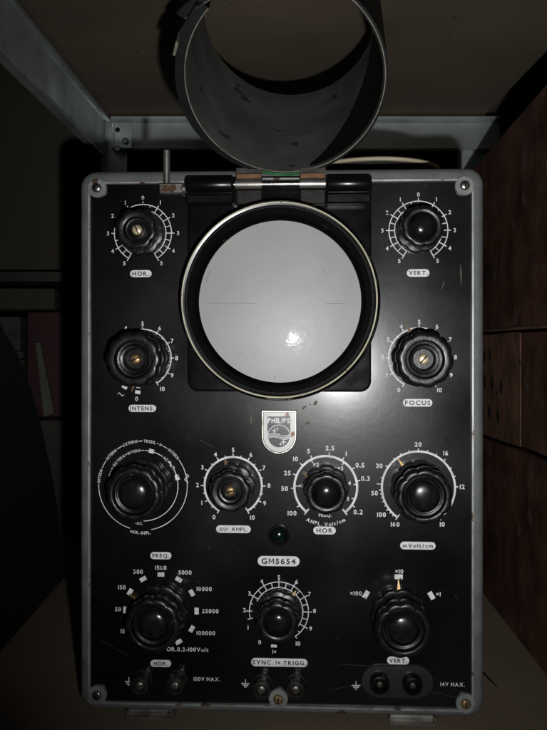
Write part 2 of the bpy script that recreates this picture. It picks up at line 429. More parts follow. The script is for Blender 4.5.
def ctext(g, txt, cx, cz, r, ang, h, bold=.02, wx=1, gap=.22, y=-.35, inside=False):
    """curved text, baseline radius r, centred on clockwise angle ang (degrees)"""
    items, W = layout(txt, h, bold, wx, gap)
    for x, vs, fs, wd in items:
        u0 = x+wd/2-W/2
        if inside:
            a = radians(ang) - u0/r
            rot = a + pi; 
        else:
            a = radians(ang) + u0/r; rot = a
        gx, gz = cx+r*sin(a), cz+r*cos(a)
        flat_transform(g, [(u-wd/2, v-(h if inside else 0)) for u, v in vs], fs, gx, gz, rot, y)
    return W/r*180/pi
def arc(g, cx, cz, r, w_, a0, a1, y=-.3):
    n = max(2, int(abs(a1-a0)/4)+1)
    vs = []
    for i in range(n+1):
        a = radians(a0+(a1-a0)*i/n)
        vs += [(cx+(r-w_/2)*sin(a), y, cz+(r-w_/2)*cos(a)), (cx+(r+w_/2)*sin(a), y, cz+(r+w_/2)*cos(a))]
    g.add(vs, [(2*i, 2*i+1, 2*i+3, 2*i+2) for i in range(n)])
def tick(g, cx, cz, r0, r1, ang, w_, y=-.34):
    a = radians(ang); s_, c_ = sin(a), cos(a); h = w_/2
    g.add([(cx+r*s_+k*c_*h, y, cz+r*c_-k*s_*h) for r, k in ((r0, -1), (r0, 1), (r1, 1), (r1, -1))], [(0, 1, 2, 3)])
def stroke(g, pts, w_, y=-.35):
    for (a, b), (c, d) in zip(pts, pts[1:]):
        l = math.hypot(c-a, d-b) or 1; nx, nz = -(d-b)/l*w_/2, (c-a)/l*w_/2
        ex, ez = (c-a)/l*w_*.3, (d-b)/l*w_*.3
        g.add([(a+nx-ex, y, b+nz-ez), (a-nx-ex, y, b-nz-ez), (c-nx+ex, y, d-nz+ez), (c+nx+ex, y, d+nz+ez)], [(0, 1, 2, 3)])
        y -= .0008

def scale_part(g): return obj('dial_scale', g, 'white', scope, smooth=0, flat=True)

# --- dial scales
# top left HOR. and top right VERT.
for px, py in ((143, 233.3), (418.3, 230.4)):
    c = L(px, py); g = G()
    arc(g, c[0], c[2], 29, .9, -150, 150); 
    arc(g, c[0], c[2], 23.5, .8, 22, 150); arc(g, c[0], c[2], 23.5, .8, -150, -22)
    for a in range(-150, 151, 15):
        if a == 0: tick(g, c[0], c[2], 29, 32, 0, .9); continue
        if a % 30 == 0: tick(g, c[0], c[2], 23.5, 32, a, .9)
        else: tick(g, c[0], c[2], 23.5 if abs(a) > 22 else 27, 29, a, .8)
    for n_ in range(-5, 6):
        a = n_*30*(1 if abs(n_) < 5 else .987); t = radians(a)
        text(g, str(abs(n_)), 0, 0, 3.9, at=(c[0]+35.6*sin(t), 0, c[2]+35.6*cos(t)))
    scale_part(g)
# INTENS.
c = L(142.7, 358); g = G()
arc(g, c[0], c[2], 29, 1.1, -90, 150)
for i, a in enumerate(range(-90, 151, 15)):
    tick(g, c[0], c[2], 26 if a % 30 else 27.6, 29 if a % 30 else 31.8, a, .9)
for n_ in range(2, 11):
    t = radians((n_-5)*30*(1 if n_ < 10 else .98)); r_ = 34.6 if n_ < 10 else 37
    text(g, str(n_), 0, 0, 4.1, at=(c[0]+r_*sin(t), 0, c[2]+r_*cos(t)))
stroke(g, [(c[0]+24*sin(radians(a)), c[2]+24*cos(radians(a))) for a in (98, 104, 110, 116)], .9)
tick(g, c[0], c[2], 24, 29, 98, .9); tick(g, c[0], c[2], 24, 29, 116, .9)
tick(g, c[0], c[2], 33, 36.5, 188, 5.4); tick(g, c[0], c[2], 32.6, 36.2, 212, 5.4); arc(g, c[0], c[2], 30.3, .7, 184, 192)
text(g, '0', 136.8, 398.8, 4.1)
q = L(121, 394); stroke(g, [(q[0]-3+i*.75, q[2]+1.3*sin(i*.8)-i*.1) for i in range(9)], .7)
scale_part(g)
# FOCUS
c = L(419, 358); g = G()
arc(g, c[0], c[2], 30, 1.2, -150, 150)
for a in range(-150, 151, 15): tick(g, c[0], c[2], 28.5 if a % 30 else 29, 31 if a % 30 else 33, a, .9)
for n_ in range(0, 11):
    t = radians((n_-5)*30*.985); r_ = 35.8 if 0 < n_ < 10 else 37.5
    text(g, str(n_), 0, 0, 4.1, at=(c[0]+r_*sin(t), 0, c[2]+r_*cos(t)))
scale_part(g)
# large selector on the left
c = L(143, 485.6); g = G(); cx, cz = c[0], c[2]
def arc_words(r, words, h, w_=.8, inside_from=None):
    """words: (angle, text); line drawn in between"""
    spans = []
    for ang, tx in words:
        ins = 100 < ang < 260
        W = ctext(g, tx, cx, cz, r+(h/2 if ins else -h/2), ang, h, bold=.015, wx=.9, gap=.16, inside=ins)
        spans.append((ang-W/2-1.5, ang+W/2+1.5))
    spans.sort(); 
    for (a, b), (c_, d) in zip(spans, spans[1:]+[(spans[0][0]+360, 0)]):
        if c_-b > 1: arc(g, cx, cz, r, w_, b, c_)
arc_words(45, [(-78, 'INTERN'), (-46, 'INTERN'), (-17, 'EXTERN'), (9, 'TRIGG.'), (24, '1×'), (44, 'INTERN'), (183, 'HOR.-DEFL.')], 2.7)
arc_words(35.6, [(-62, '×'), (-44, 'EXTERN'), (-15, 'INTERN'), (40, 'AC'), (186, '-AC.')], 2.6)
for a in (14, 76): tick(g, cx, cz, 33.8, 38, a, 5.4, y=-.4)
q = (cx+45*sin(radians(80)), cz+45*cos(radians(80)))
stroke(g, [(q[0]+2*sin(i*.9), q[1]+4-i*1.0) for i in range(9)], .8)
stroke(g, [(cx+(35.6+1.5*sin(i*1.1))*sin(radians(47+i*1.7)), cz+(35.6+1.5*sin(i*1.1))*cos(radians(47+i*1.7))) for i in range(9)], .8)
scale_part(g)
# AMPL.
c = L(233.2, 485.7); g = G(); cx, cz = c[0], c[2]
arc(g, cx, cz, 28.8, 2, -150, 150)
for a in (-150, 150): tick(g, cx, cz, 25.5, 32, a, 1.3)
for a in range(-135, 150, 15): tick(g, cx, cz, 29.5, 31 if a % 30 else 32.6, a, 1.1)
for n_ in range(0, 11):
    t = radians((n_-5)*30*(.99)); r_ = 36 if 0 < n_ < 10 else 37
    text(g, str(n_), 0, 0, 4.2, at=(cx+r_*sin(t), 0, cz+r_*cos(t)))
scale_part(g)
# middle HOR frequency amplitude
c = L(325.7, 487.3); g = G(); cx, cz = c[0], c[2]
arc(g, cx, cz, 31.2, 2.2, -142, 142)
for a in (-142, 142): tick(g, cx, cz, 27.5, 34.5, a, 1.6)
def zp(ox, oy, s): return lambda x, y: (ox+x/s, oy+y/s)
Z = zp(280, 430, 5.47)
for tx, x, y in (('100', 66, 455), ('50', 25, 320), ('25', 40, 235), ('10', 85, 158), ('5', 156, 116), ('2.5', 273, 99), ('1', 362, 130), ('0.5', 437, 192), ('0.3', 467, 265), ('0.2', 427, 448)):
    p = Z(x, y); text(g, tx, p[0], p[1], 4.3, bold=.02); q = L(*p); a = math.degrees(atan2(q[0]-cx, q[2]-cz))
    a2 = {'100': -125, '50': -92, '25': -68, '0.5': 55, '0.3': 78, '0.2': 124}.get(tx, a)
    tick(g, cx, cz, 31.5, 35, a2, 1.1)
for tx, x, y, a in (('×2', 197, 188, -28), ('×3', 330, 209, 36), ('4', 380, 290, 84), ('×1', 112, 305, -88), ('5', 372, 376, 112)):
    p = Z(x, y); text(g, tx, p[0], p[1], 3.6, bold=.02); tick(g, cx, cz, 27.8, 31, a, 1)
text(g, 'FREQ.', *Z(247, 466), 2.9, bold=.02)
ctext(g, 'AMPL. Volt/cm', cx, cz, 35.2, 180, 3.4, bold=.02, inside=True)
scale_part(g)
# mVolt/cm
c = L(418.3, 487.7); g = G(); cx, cz = c[0], c[2]
arc(g, cx, cz, 36, 2.0, -145, 148)
Z = zp(365, 430, 4.757)
for tx, x, y, a in (('160', 143, 448, -145), ('100', 78, 402, -126), ('50', 45, 300, -94), ('30', 68, 170, -56), ('20', 252, 68, 0), ('16', 383, 110, 43), ('12', 462, 270, 88), ('10', 367, 448, 145)):
    text(g, tx, *Z(x, y), 4.2, bold=.02); tick(g, cx, cz, 35 if a != -145 else 32.5, 39, a, 1.1)
for a in (-138, -132, -119, -112, -106, -100, -85, -75, -40, -28, -14, 14, 28, 58, 72): tick(g, cx, cz, 36.5, 38.4, a, .9)
tick(g, cx, cz, 39, 41, -85, 1.0)
scale_part(g)
# FREQ. switch
c = L(161, 610.3); g = G(); cx, cz = c[0], c[2]
for i in range(-4, 6):
    tick(g, cx, cz, 34, 38.3, i*30, 6.8)
Z = zp(85, 540, 3.647)
for tx, x, y in (('500', 194, 115), ('1500', 277, 101), ('5000', 365, 118), ('10000', 435, 178), ('25000', 457, 259), ('100000', 441, 339), ('150', 135, 172), ('50', 121, 252), ('15', 138, 332)):
    text(g, tx, *Z(x, y), 4.0)
text(g, 'OR.0.2-100Volt', 187.5, 649.3, 3.9)
scale_part(g)
# SYNC
c = L(278.9, 611.4); g = G(); cx, cz = c[0], c[2]
arc(g, cx, cz, 29.5, .9, -105, 146); arc(g, cx, cz, 24, .8, -66, 126)
for a in range(-105, 150, 15):
    if a % 30 == 0: tick(g, cx, cz, 24 if -66 < a < 126 else 26.5, 33, a, .9)
    else: tick(g, cx, cz, 24 if -66 < a < 126 else 27, 29.5, a, .8)
tick(g, cx, cz, 29, 32, 146, .9); tick(g, cx, cz, 29, 32.5, -105, .9)
Z = zp(230, 540, 4.973)
for tx, x, y in (('1', 90, 435), ('2', 72, 348), ('3', 97, 265), ('4', 158, 205), ('5', 243, 185), ('6', 331, 207), ('7', 395, 268), ('8', 420, 352), ('9', 401, 440), ('10', 338, 514), ('0', 148, 508)):
    text(g, tx, *Z(x, y), 4.0)
q = L(273.8, 645.8); g.add([(q[0]+a, -.35, q[2]+b) for a, b in ((-3, -1.4), (3, -1.6), (3, 1), (-2.6, 1.7))], [(0, 1, 2, 3)])
text(g, '1×', 274.3, 651.6, 3.4)
scale_part(g)
# VERT. attenuator
c = L(398.6, 614.5); g = G(); cx, cz = c[0], c[2]
for a in (-59, 0, 59): tick(g, cx, cz, 35.2, 40, a, 8)
Z = zp(340, 560, 3.907)
text(g, '×10', *Z(231, 44), 4.0); text(g, '×100', *Z(62, 130), 4.0); text(g, '×1', *Z(384, 133), 4.0)
scale_part(g)
# terminal writing and earth signs
def earth(g, px, py):
    c = L(px, py); x, z = c[0], c[2]
    g.add([(x-.4, -.35, z+5), (x+.4, -.35, z+5), (x+.4, -.35, z+1), (x-.4, -.35, z+1)], [(0, 1, 2, 3)])
    for dz, hw in ((.6, 4.2), (-1.1, 2.8), (-2.8, 1.3)):
        g.add([(x-hw, -.35, z+dz-.5), (x+hw, -.35, z+dz-.5), (x+hw, -.35, z+dz+.5), (x-hw, -.35, z+dz+.5)], [(0, 1, 2, 3)])
for tx, px, py, ex, ey in (('100V MAX.', 207, 679, 129, 682), ('14V MAX.', 452.5, 684.3, 356, 686), (None, 0, 0, 245.5, 684)):
    g = G(); earth(g, ex, ey); obj('earth_sign', g, 'white', scope, smooth=0, flat=True)
    if tx:
        g = G(); text(g, tx, px, py, 3.7, bold=.01, wx=.92); obj('panel_lettering', g, 'white', scope, smooth=0, flat=True)

# --- name plates
def pill(px, py, w_, h, tx, th=3.9, wx=1, bold=.022, pre=None, gap=.22):
    c = L(px, py); n = 10; r = h/2
    out = []
    for sx, a0 in ((1, 90), (-1, 270)):
        for i in range(n+1):
            a = radians(a0-180*i/n); out.append((sx*(w_/2-r)+r*cos(a)*1, r*sin(a)))
    out = [(x, z) for x, z in out]
    g = G(); g.loft([[(c[0]+x, -.05, c[2]+z) for x, z in out], [(c[0]+x, -.7, c[2]+z) for x, z in out], [(c[0]+x*.99, -.9, c[2]+z*.95) for x, z in out]], 0, False, True)
    p = obj('name_plate', g, 'plate', scope)
    g = G(); text(g, tx, 0, 0, th, bold=bold, wx=wx, at=(c[0]+(6.2 if pre else 0), 0, c[2]), y=-1.0, gap=gap)
    if pre:   # little sawtooth wave drawn before the word
        x0 = c[0]-w_/2+3; z = c[2]-1.9
        pts = []
        for i in range(3): pts += [(x0+i*3, z), (x0+i*3+2.2, z+3.6), (x0+i*3+2.2, z)]
        stroke(g, pts, .55, y=-1.0)
    obj('lettering', g, 'ink', p, smooth=0, flat=True)
pill(141, 273.7, 22, 7.2, 'HOR.', 3.9, 1.1, gap=.3)
pill(142.5, 408.3, 28, 7.2, 'INTENS.', 3.9, 1, gap=.26)
pill(418, 273, 22.5, 7.6, 'VERT.', 4.0, 1)
pill(417.5, 402.7, 29, 7.6, 'FOCUS', 4.2, 1.1, gap=.3)
pill(233.5, 529, 35, 7.6, 'AMPL.', 3.7, .95, pre=True)
pill(324.5, 530.3, 22.5, 7.8, 'HOR', 4.2, 1.1, gap=.3)
pill(417.7, 545.5, 35, 7.6, 'mVolt/cm', 3.9, 1.05)
pill(161, 555.5, 21.5, 7.2, 'FREQ.', 3.8, 1.0)
pill(278.6, 561, 42, 10, 'GM5654', 5.2, 1.1, gap=.28)
pill(161, 663.2, 21, 7, 'HOR.', 3.8, 1.0)
pill(279.3, 662.3, 56.5, 8.2, 'SYNC. 1× TRIGG.', 4.0, 1.02, gap=.26)
pill(398, 660.3, 22, 7.6, 'VERT.', 3.8, 1)

# --- shield badge
sx0, sx1 = L(261.3, 430)[0], L(296.8, 430)[0]; sz1, sz0 = L(279, 409.8)[2], L(279, 454)[2]
def shield(ins, y, n=20):
    x0, x1, z1, z0 = sx0+ins, sx1-ins, sz1-ins, sz0+ins
    r = (x1-x0)/2; cx = (x0+x1)/2; zc = z0+r*1.02
    pts = [(x0, z1), (x1, z1)] + [(cx+r*cos(radians(-180*i/n)), zc+r*1.02*sin(radians(-180*i/n))) for i in range(n+1)]
    # order: top left, top right, then round the bottom from right to left
    return [(x, y, z) for x, z in pts]
badge = empty('badge', (0, 0, 0)); badge.parent = scope
badge_g = G(); badge_g.loft([shield(0, 0), shield(0, -1.6), shield(.8, -2.6), shield(1.8, -2.6), shield(2.4, -1.8)], 0, False, False)
bpy.data.objects.remove(badge)
badge = obj('badge', badge_g, 'screw', scope)
g = G(); g.loft([shield(2.3, -1.0), shield(2.3, -1.8)], 0, False, True); 
obj('enamel_border', g, mat('white_enamel', (.78, .78, .76), .25, specks=(130, .60, (.25, .1, .04)), noise=(120, .1)), badge)
g = G(); bx, bz = (sx0+sx1)/2, L(279, 436)[2]
def shield2(ix, iz, y): return [(bx+(x-bx)*ix, y, (sz0+sz1)/2-.2+(z-(sz0+sz1)/2)*iz) for x, _, z in shield(2.3, 0)]
g.loft([shield2(.74, .80, -1.8), shield2(.74, .80, -2.1)], 0, False, True)
obj('field', g, mat('badge_blue_black', (.03, .035, .045), .3, noise=(150, .4)), badge)
g = G()
text(g, 'PHILIPS', 278.9, 420.2, 4.7, bold=.045, wx=.86, gap=.13, y=-2.5)
arc(g, bx, bz, 11.3, .9, 0, 360, y=-2.45)
for k_ in (-1, 0, 1):
    pts = [(bx-10.6+i*1.06, bz+k_*1.7+1.2*sin(i/20*2*pi)) for i in range(21)]
    stroke(g, pts, .95, y=-2.4)
def star(cx, cz, R):
    vs = [(cx+(R if i % 2 == 0 else R*.3)*sin(i*pi/4), -2.5, cz+(R if i % 2 == 0 else R*.3)*cos(i*pi/4)) for i in range(8)]
    g.add(vs, [tuple(range(8))])
star(bx-4.6, bz+5.6, 3.4); star(bx-1.6, bz+7.6, 2); star(bx+4.6, bz-5.6, 3.4); star(bx+1.8, bz-7.8, 2)
obj('lettering', g, 'white', badge, smooth=0, flat=True)

# --- knobs
_cache = {}
def kmesh(key, build, m):
    if key not in _cache:
        o = obj(key.split('|')[0], build(), m); _cache[key] = o.data; bpy.data.objects.remove(o)
    return _cache[key]
def inst(name, me, parent, loc=(0, 0, 0), rot=0):
    o = bpy.data.objects.new(name, me); sc.collection.objects.link(o); o.parent = parent
    o.location = [c*S for c in loc]; o.rotation_euler = (0, rot, 0); return o
def big_body():
    R = 26.9; return G().lathe([(R, .5, 1), (R+.4, 2, 1), (R+.2, 8, 1), (R-.8, 9.6, 1), (R-3, 10.4, .8), (R-5, 13, .5), (R-5.4, 18, .4), (R-5, 25, .5), (R-3, 28.6, .8), (R-1.1, 30, 1), (R-.5, 32, 1), (R-.6, 38.5, 1), (R-1.4, 41.2, 1), (R-3, 42.6, .9), (R-5.4, 43, .3), (20.5, 42.6), (19.6, 41), (19, 37), (17.6, 36.6), (17, 39), (16, 40.5), (15, 40.2), (14.6, 36)], (0, 0, 0), 140, 0, 10, .034, False, True)
def big_body_s():
    R = 26.9; return G().lathe([(R, .5, 1), (R+.4, 2, 1), (R+.2, 8, 1), (R-.8, 9.6, 1), (R-3, 10.4, .8), (R-5, 13, .5), (R-5.4, 18, .4), (R-5, 25, .5), (R-3, 28.6, .8), (R-1.1, 30, 1), (R-.5, 32, 1), (R-.6, 38.5, 1), (R-1.4, 41.2, 1), (R-3, 42.6, .9), (R-5.4, 43, .3), (18.5, 42.6), (17.8, 41), (17.2, 34), (15, 33.5), (14.4, 37), (13.2, 38.5), (11, 38), (10.2, 35), (9.4, 29)], (0, 0, 0), 140, 0, 10, .034, False, True)
def small_body(screw=False):
    R = 22.2
    tail = [(13.6, 32.2), (13, 30), (12.2, 27), (11.6, 28.6), (10.8, 29.2), (10, 28)] if not screw else [(12.4, 32), (11.8, 30), (11.2, 26), (9.4, 25.6), (8.8, 29), (7.4, 29.6), (6.4, 28.6), (6, 24)]
    return G().lathe([(R, .5, 1), (R+.2, 2, 1), (R-.2, 7, 1), (R-1.2, 8.6, 1), (R-4, 9.4, .6), (R-5.6, 13, .4), (R-5.2, 18, .5), (R-3, 21, .9), (R-2.2, 23, 1), (R-2.4, 29, 1), (R-3.2, 31.6, 1), (R-4.8, 32.8, .6), (R-6.6, 33, .1)] + tail, (0, 0, 0), 112, 0, 8, .045, False, True)
def dome(r, base, h):
    pr = [(r, base)]
    for i in range(0, 11):
        a = i/10*pi/2; pr.append((r*cos(a)**.9 if i < 10 else .05, base+1+h*sin(a)))
    return G().lathe(pr, (0, 0, 0), 56)
def pointer_mesh(r0, r1):
    g = G(); g.hexa([(-1.9, -6.5, r0), (1.9, -6.5, r0), (1.9, -1, r0), (-1.9, -1, r0), (-.35, -3.6, r1), (.35, -3.6, r1), (.35, -1, r1), (-.35, -1, r1)]); return g
def knob(px, py, size, kind, pt_ang, lobe=0, screw_m='brass', screw_a=0):
    c = L(px, py)
    if size == 'big':
        me = kmesh('knob|bd', big_body, 'knob') if kind == 'dome' else kmesh('knob|bs', big_body_s, 'knob')
    else:
        me = kmesh('knob|sd', small_body, 'knob') if kind == 'dome' else kmesh('knob|ss', lambda: small_body(True), 'knob')
    k_ = inst('knob', me, scope, (c[0], -.2, c[2]), radians(pt_ang+lobe))
    if pt_ang is not None:
        R = 25 if size == 'big' else 20
        inst('pointer', kmesh('pointer|%s' % size, lambda: pointer_mesh(R, R+(10.5 if size == 'big' else 8)), 'brass'), k_, (0, 0, 0), radians(-lobe))
    if kind == 'dome':
        if size == 'big': inst('cap', kmesh('cap|b', lambda: dome(14.4, 36, 5), 'dome'), k_)
        else: inst('cap', kmesh('cap|s', lambda: dome(10.4, 26.5, 5), 'dome'), k_)
    else:
        r, hh = (5.2, 30) if size == 'big' else (4.9, 24.5)
        slot_screw((0, -hh, 0), r, screw_a, screw_m, k_, h=3.5)
    return k_
knob(143, 233.3, 'small', 'screw', -40, 10, 'brass_pale', 80)
knob(418.3, 230.4, 'small', 'dome', 10, 5)
knob(142.7, 358, 'big', 'screw', 197, 0, 'brass', 45)
knob(419, 358, 'big', 'screw', -20, 9, 'brass_pale', 38)
knob(143, 485.6, 'big', 'dome', 200, 12)
knob(233.2, 485.7, 'small', 'screw', -17, 8, 'brass', 5)
knob(325.7, 487.3, 'small', 'dome', -57, 15)
knob(418.3, 487.7, 'big', 'dome', -35, 4)
knob(161, 610.3, 'big', 'dome', -62, 8)
knob(278.9, 611.4, 'small', 'dome', 38, 3)
knob(398.6, 614.5, 'big', 'dome', -1, 14)

# --- pilot lamp
c = L(278.5, 536, 3)
pg = obj('pilot_lamp', G().lathe([(10.4, 0), (10.4, 1.4), (9.6, 2.4), (8.4, 2.4), (8, 1.2)], (c[0], 0, c[2]), 40), 'gloss', scope)
obj('lens', G().lathe([(8, 1)]+[(8*cos(i/8*pi/2) if i < 8 else .05, 1.5+5*sin(i/8*pi/2)) for i in range(9)], (c[0], 0, c[2]), 40), 'lamp', pg)

# --- terminals
for px, py in ((143, 679), (177.5, 679), (262.5, 683), (296, 683)):
    c = L(px, py)
    t = obj('terminal', G().lathe([(10.6, 0), (10.6, 2), (9.8, 3), (8.8, 3.2), (8.6, 5), (9.3, 6, 1), (9.3, 15, 1), (8.6, 16.5, 1), (6.4, 17), (5.6, 16), (5.2, 13)], (c[0], 0, c[2]), 60, 0, 12, .025), 'socket', scope)
    a = random.uniform(0, 180)
    slot_screw((c[0], -12.8, c[2]), 3.9, a, 'steel', t, name='stud', h=3)
# insulated pair on the right
cA, cB = L(379, 680), L(411.5, 681)
def oval(r, y):
    out = []
    for i in range(41):
        a = radians(90+180*i/40); out.append((cA[0]-1+r*cos(a), y, cA[2]-.8+r*sin(a)))
    for i in range(41):
        a = radians(-90+180*i/40); out.append((cB[0]+5+r*cos(a), y, cA[2]-.8+r*sin(a)))
    return out
g = G(); g.loft([oval(16.5, 0), oval(16.5, -1.4), oval(15.6, -2.4), oval(14, -2.6)], 0, False, True)
ov = obj('terminal_plate', g, 'oval', scope)
for c in (cA, cB):
    t = obj('terminal', G().lathe([(9.6, 2.6), (9.6, 11), (8.8, 12.6), (7.2, 13), (6.2, 12), (5.6, 5)], (c[0], 0, c[2]), 48), 'gloss', ov)
    o = obj('stud', G().lathe([(3.6, 4), (3.6, 9.2), (2.6, 10.4), (.05, 10.8)], (c[0], 0, c[2]), 24), 'screw', ov)

# --- screen bezel
bcx, bcz = L(280.5, 301.2)[0], L(280.5, 301.2)[2]
x0, x1 = L(188, 300)[0], L(371, 300)[0]; z1, z0 = L(280, 176)[2], L(280, 391.5)[2]
g = G(); g.loft([rrect(x0, x1, z0, z1, 11, 0), rrect(x0, x1, z0, z1, 11, -1.8), rrect(x0+1, x1-1, z0+1, z1-1, 10.4, -3), rrect(x0+2, x1-2, z0+2, z1-2, 10, -3.3)], 0, False, True)
bez = obj('bezel', g, 'gloss', scope)
g = G().lathe([(98, .5), (98.4, 8), (98, 18), (96.8, 27), (95, 33), (93.6, 35.2), (92.6, 35.6), (91, 35.2), (89.8, 33.8), (89, 32)], (bcx, 0, bcz), 128, cap1=False)
br_ = obj('bezel_ring', g, 'gloss', bez)
g = G().lathe([(89, 32), (87.6, 28), (86, 22), (84.4, 16), (83, 13), (81.4, 11), (80.2, 9), (79.9, 3.5)], (bcx, 0, bcz), 128, cap1=False)
obj('light_shield', g, mat('matt_black_cone', (.0022, .002, .0018), .6, spec=.03, noise=(60, .5), specks=(120, .68, (.02, .017, .012))), br_)
g = G().lathe([(94.0, 34.6), (93.9, 35.8), (93.3, 36.2), (92.5, 35.9), (92.4, 35.2)], (bcx, 0, bcz), 128, cap1=False)
obj('cream_line', g, 'cream', bez)
# glass
Rs = 480; rs = 80.6; GX, GZ = -12, -19      # the tube face is seated a little crooked
def gdep(u, v): return sqrt(Rs*Rs-(u-GX)**2-(v-GZ)**2)
g0 = min(gdep(rs*sin(t*pi/16), rs*cos(t*pi/16)) for t in range(32)) - 3.7
g = G(); rows = []
for i in range(20):
    r = rs*(1-i/19) if i < 19 else .05
    rows.append([(bcx+r*sin(t*pi/48), -(gdep(r*sin(t*pi/48), r*cos(t*pi/48))-g0), bcz+r*cos(t*pi/48)) for t in range(96)])
g.loft(rows, 0, False, True)
scr = obj('screen', g, 'screen', scope, smooth=60)
def on_glass(px, py):
    c = L(px, py, 9)
    return (c[0], -(gdep(c[0]-bcx, c[2]-bcz)-g0)-.2, c[2])
g = G()
def gline(p, w_=.4):
    for (a, b) in zip(p, p[1:]):
        A = on_glass(*a); Bp = on_glass(*b); l = math.hypot(Bp[0]-A[0], Bp[2]-A[2]) or 1
        nx, nz = -(Bp[2]-A[2])/l*w_/2, (Bp[0]-A[0])/l*w_/2
        g.add([(A[0]+nx, A[1], A[2]+nz), (A[0]-nx, A[1], A[2]-nz), (Bp[0]-nx, Bp[1], Bp[2]-nz), (Bp[0]+nx, Bp[1], Bp[2]+nz)], [(0, 1, 2, 3)])
sg_ = mat('scratch_grey', (.12, .125, .12), .5)
for p, w_ in (([(207, 303), (220, 303.3), (236, 303.2), (256, 303.6)], .3), ([(326, 303.6), (338, 303.4), (347, 303.8)], .35),
              ([(207.5, 284), (206.6, 280), (208, 276), (210.8, 271)], .35), ([(274.5, 376), (275, 379)], .6), ([(322, 268), (326.5, 273.5)], .3)):
    g = G(); gline(p, w_); obj('scratch', g, sg_, scr, smooth=0, flat=True)

# --- hinge and little rod
hy = L(280, 184, 12)
hub = obj('hinge', G().rod((L(227, 184, 12)[0], -12, hy[2]), (L(327, 184, 12)[0], -12, hy[2]), 3.6), 'screw', scope)
for a, b in ((186, 234), (325.8, 371.5)):
    xa, xb = L(a, 184, 12)[0], L(b, 184, 12)[0]
    g = G(); pr = []
    r = 8.4; rows = []
    for x, rr in ((xa, r-2.2), (xa+.8, r-.8), (xa+2.4, r), (xb-2.4, r), (xb-.8, r-.8), (xb, r-2.2)):
        rows.append([(x, -12+rr*cos(t*pi/16), hy[2]+rr*sin(t*pi/16)) for t in range(32)])
    g.loft(rows, 0, True, True)
    g.box(xa+.6, xb-.6, -12, -3, hy[2]-18, hy[2]+7.6, bev=1.2)
    g.box(xa+.2, xb-.2, -15.5, -3, hy[2]-20, hy[2]-9.5, bev=1.8)
    obj('barrel', g, 'gloss', hub)
lz = L(172, 188.5, 8)
obj('catch', G().box(L(159.5, 188, 8)[0], L(183, 188, 8)[0], -10, -.4, lz[2]-5.2, lz[2]+5.2, bev=1), 'steel', scope)
cat = obj('catch_pin', G().rod((L(182, 188, 6)[0], -6, lz[2]), (L(187.5, 188, 6)[0], -6, lz[2]), 5.4), 'steel', scope)
vx = L(166.7, 170, 5)
obj('rod', G().rod((vx[0], -5, lz[2]+5), (vx[0], -5, L(166.7, 150, 5)[2]), 3.5, 24), 'steel', scope)
# tabs carrying the hood (wrapped round the hinge pin)
AL = radians(38)
hoodE = None
hz = L(280, 172, 6)[2]; hy_ = -6
def hood_point(u, a_, t_, R, RB, LEN):
    """u: 0 mouth -> 1 far rim, a_: clockwise from top of the mouth, in the local frame of the scope"""
    r = R+(RB-R)*u
    up = Vector((0, -sin(AL), cos(AL))); ax = Vector((0, cos(AL), sin(AL)))
    base = Vector((bcx+6.5, hy_, hz+.5)) + up*R
    return tuple(base + ax*(LEN*u) + (Vector((1, 0, 0))*sin(a_) + up*cos(a_))*(r+t_))
R0, R1, HL = 91.5, 99, 220
g = G(); NA = 96; a_s, a_e = -radians(57), radians(360-57+12)      # sheet with an overlap at upper left
def thick(a_):      # clockwise from the top; the doubled layer is on the left side
    d = math.degrees(a_) % 360
    return 3.2 + 6.5*max(0, min(1, (d-185)/70))*max(0, min(1, (330-d)/12)) if d > 185 else 3.2
def hoodrows(k_, us, fixed=None):
    rows = []
    for u in us:
        row = []
        for i in range(NA+1):
            a_ = a_s+(a_e-a_s)*i/NA
            lift = 11*max(0, 1-i/7)**1.2 if k_ is not None else 0
            t_ = (thick(a_)*k_ if fixed is None else fixed)
            row.append(hood_point(u, a_, t_+lift, R0, R1, HL))
        rows.append(row)
    return rows
us = [0, .02, .1, .25, .5, .75, .9, .98, 1]
g.loft(hoodrows(0, us), 1, closed=False)
g.loft(hoodrows(1, us), 0, closed=False)
for u in (0, 1):
    a = hoodrows(0, [u])[0]; m1 = hoodrows(0, [u], 1.1)[0]; b = hoodrows(1, [u])[0]
    g.loft([a, m1], 2, closed=False); g.loft([m1, b], 0, closed=False)
for i in (0, NA):
    A = [r[i] for r in hoodrows(0, us)]; Bq = [r[i] for r in hoodrows(1, us)]
    g.loft([A, Bq], 0, closed=False)
hood = obj('hood', g, ['hood_out', 'hood_in', 'hood_edge'], scope, smooth=50)
g = G(); lr = []  # black sheet inside the hood on the right, standing in for the lip's shadow
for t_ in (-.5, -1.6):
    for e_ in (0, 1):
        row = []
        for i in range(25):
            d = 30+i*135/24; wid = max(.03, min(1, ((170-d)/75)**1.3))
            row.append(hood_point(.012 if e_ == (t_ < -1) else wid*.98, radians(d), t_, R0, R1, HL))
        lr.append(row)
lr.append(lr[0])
g.loft(lr, 0, closed=False); obj('hood_shade_sheet', g, 'hood_out', hood)
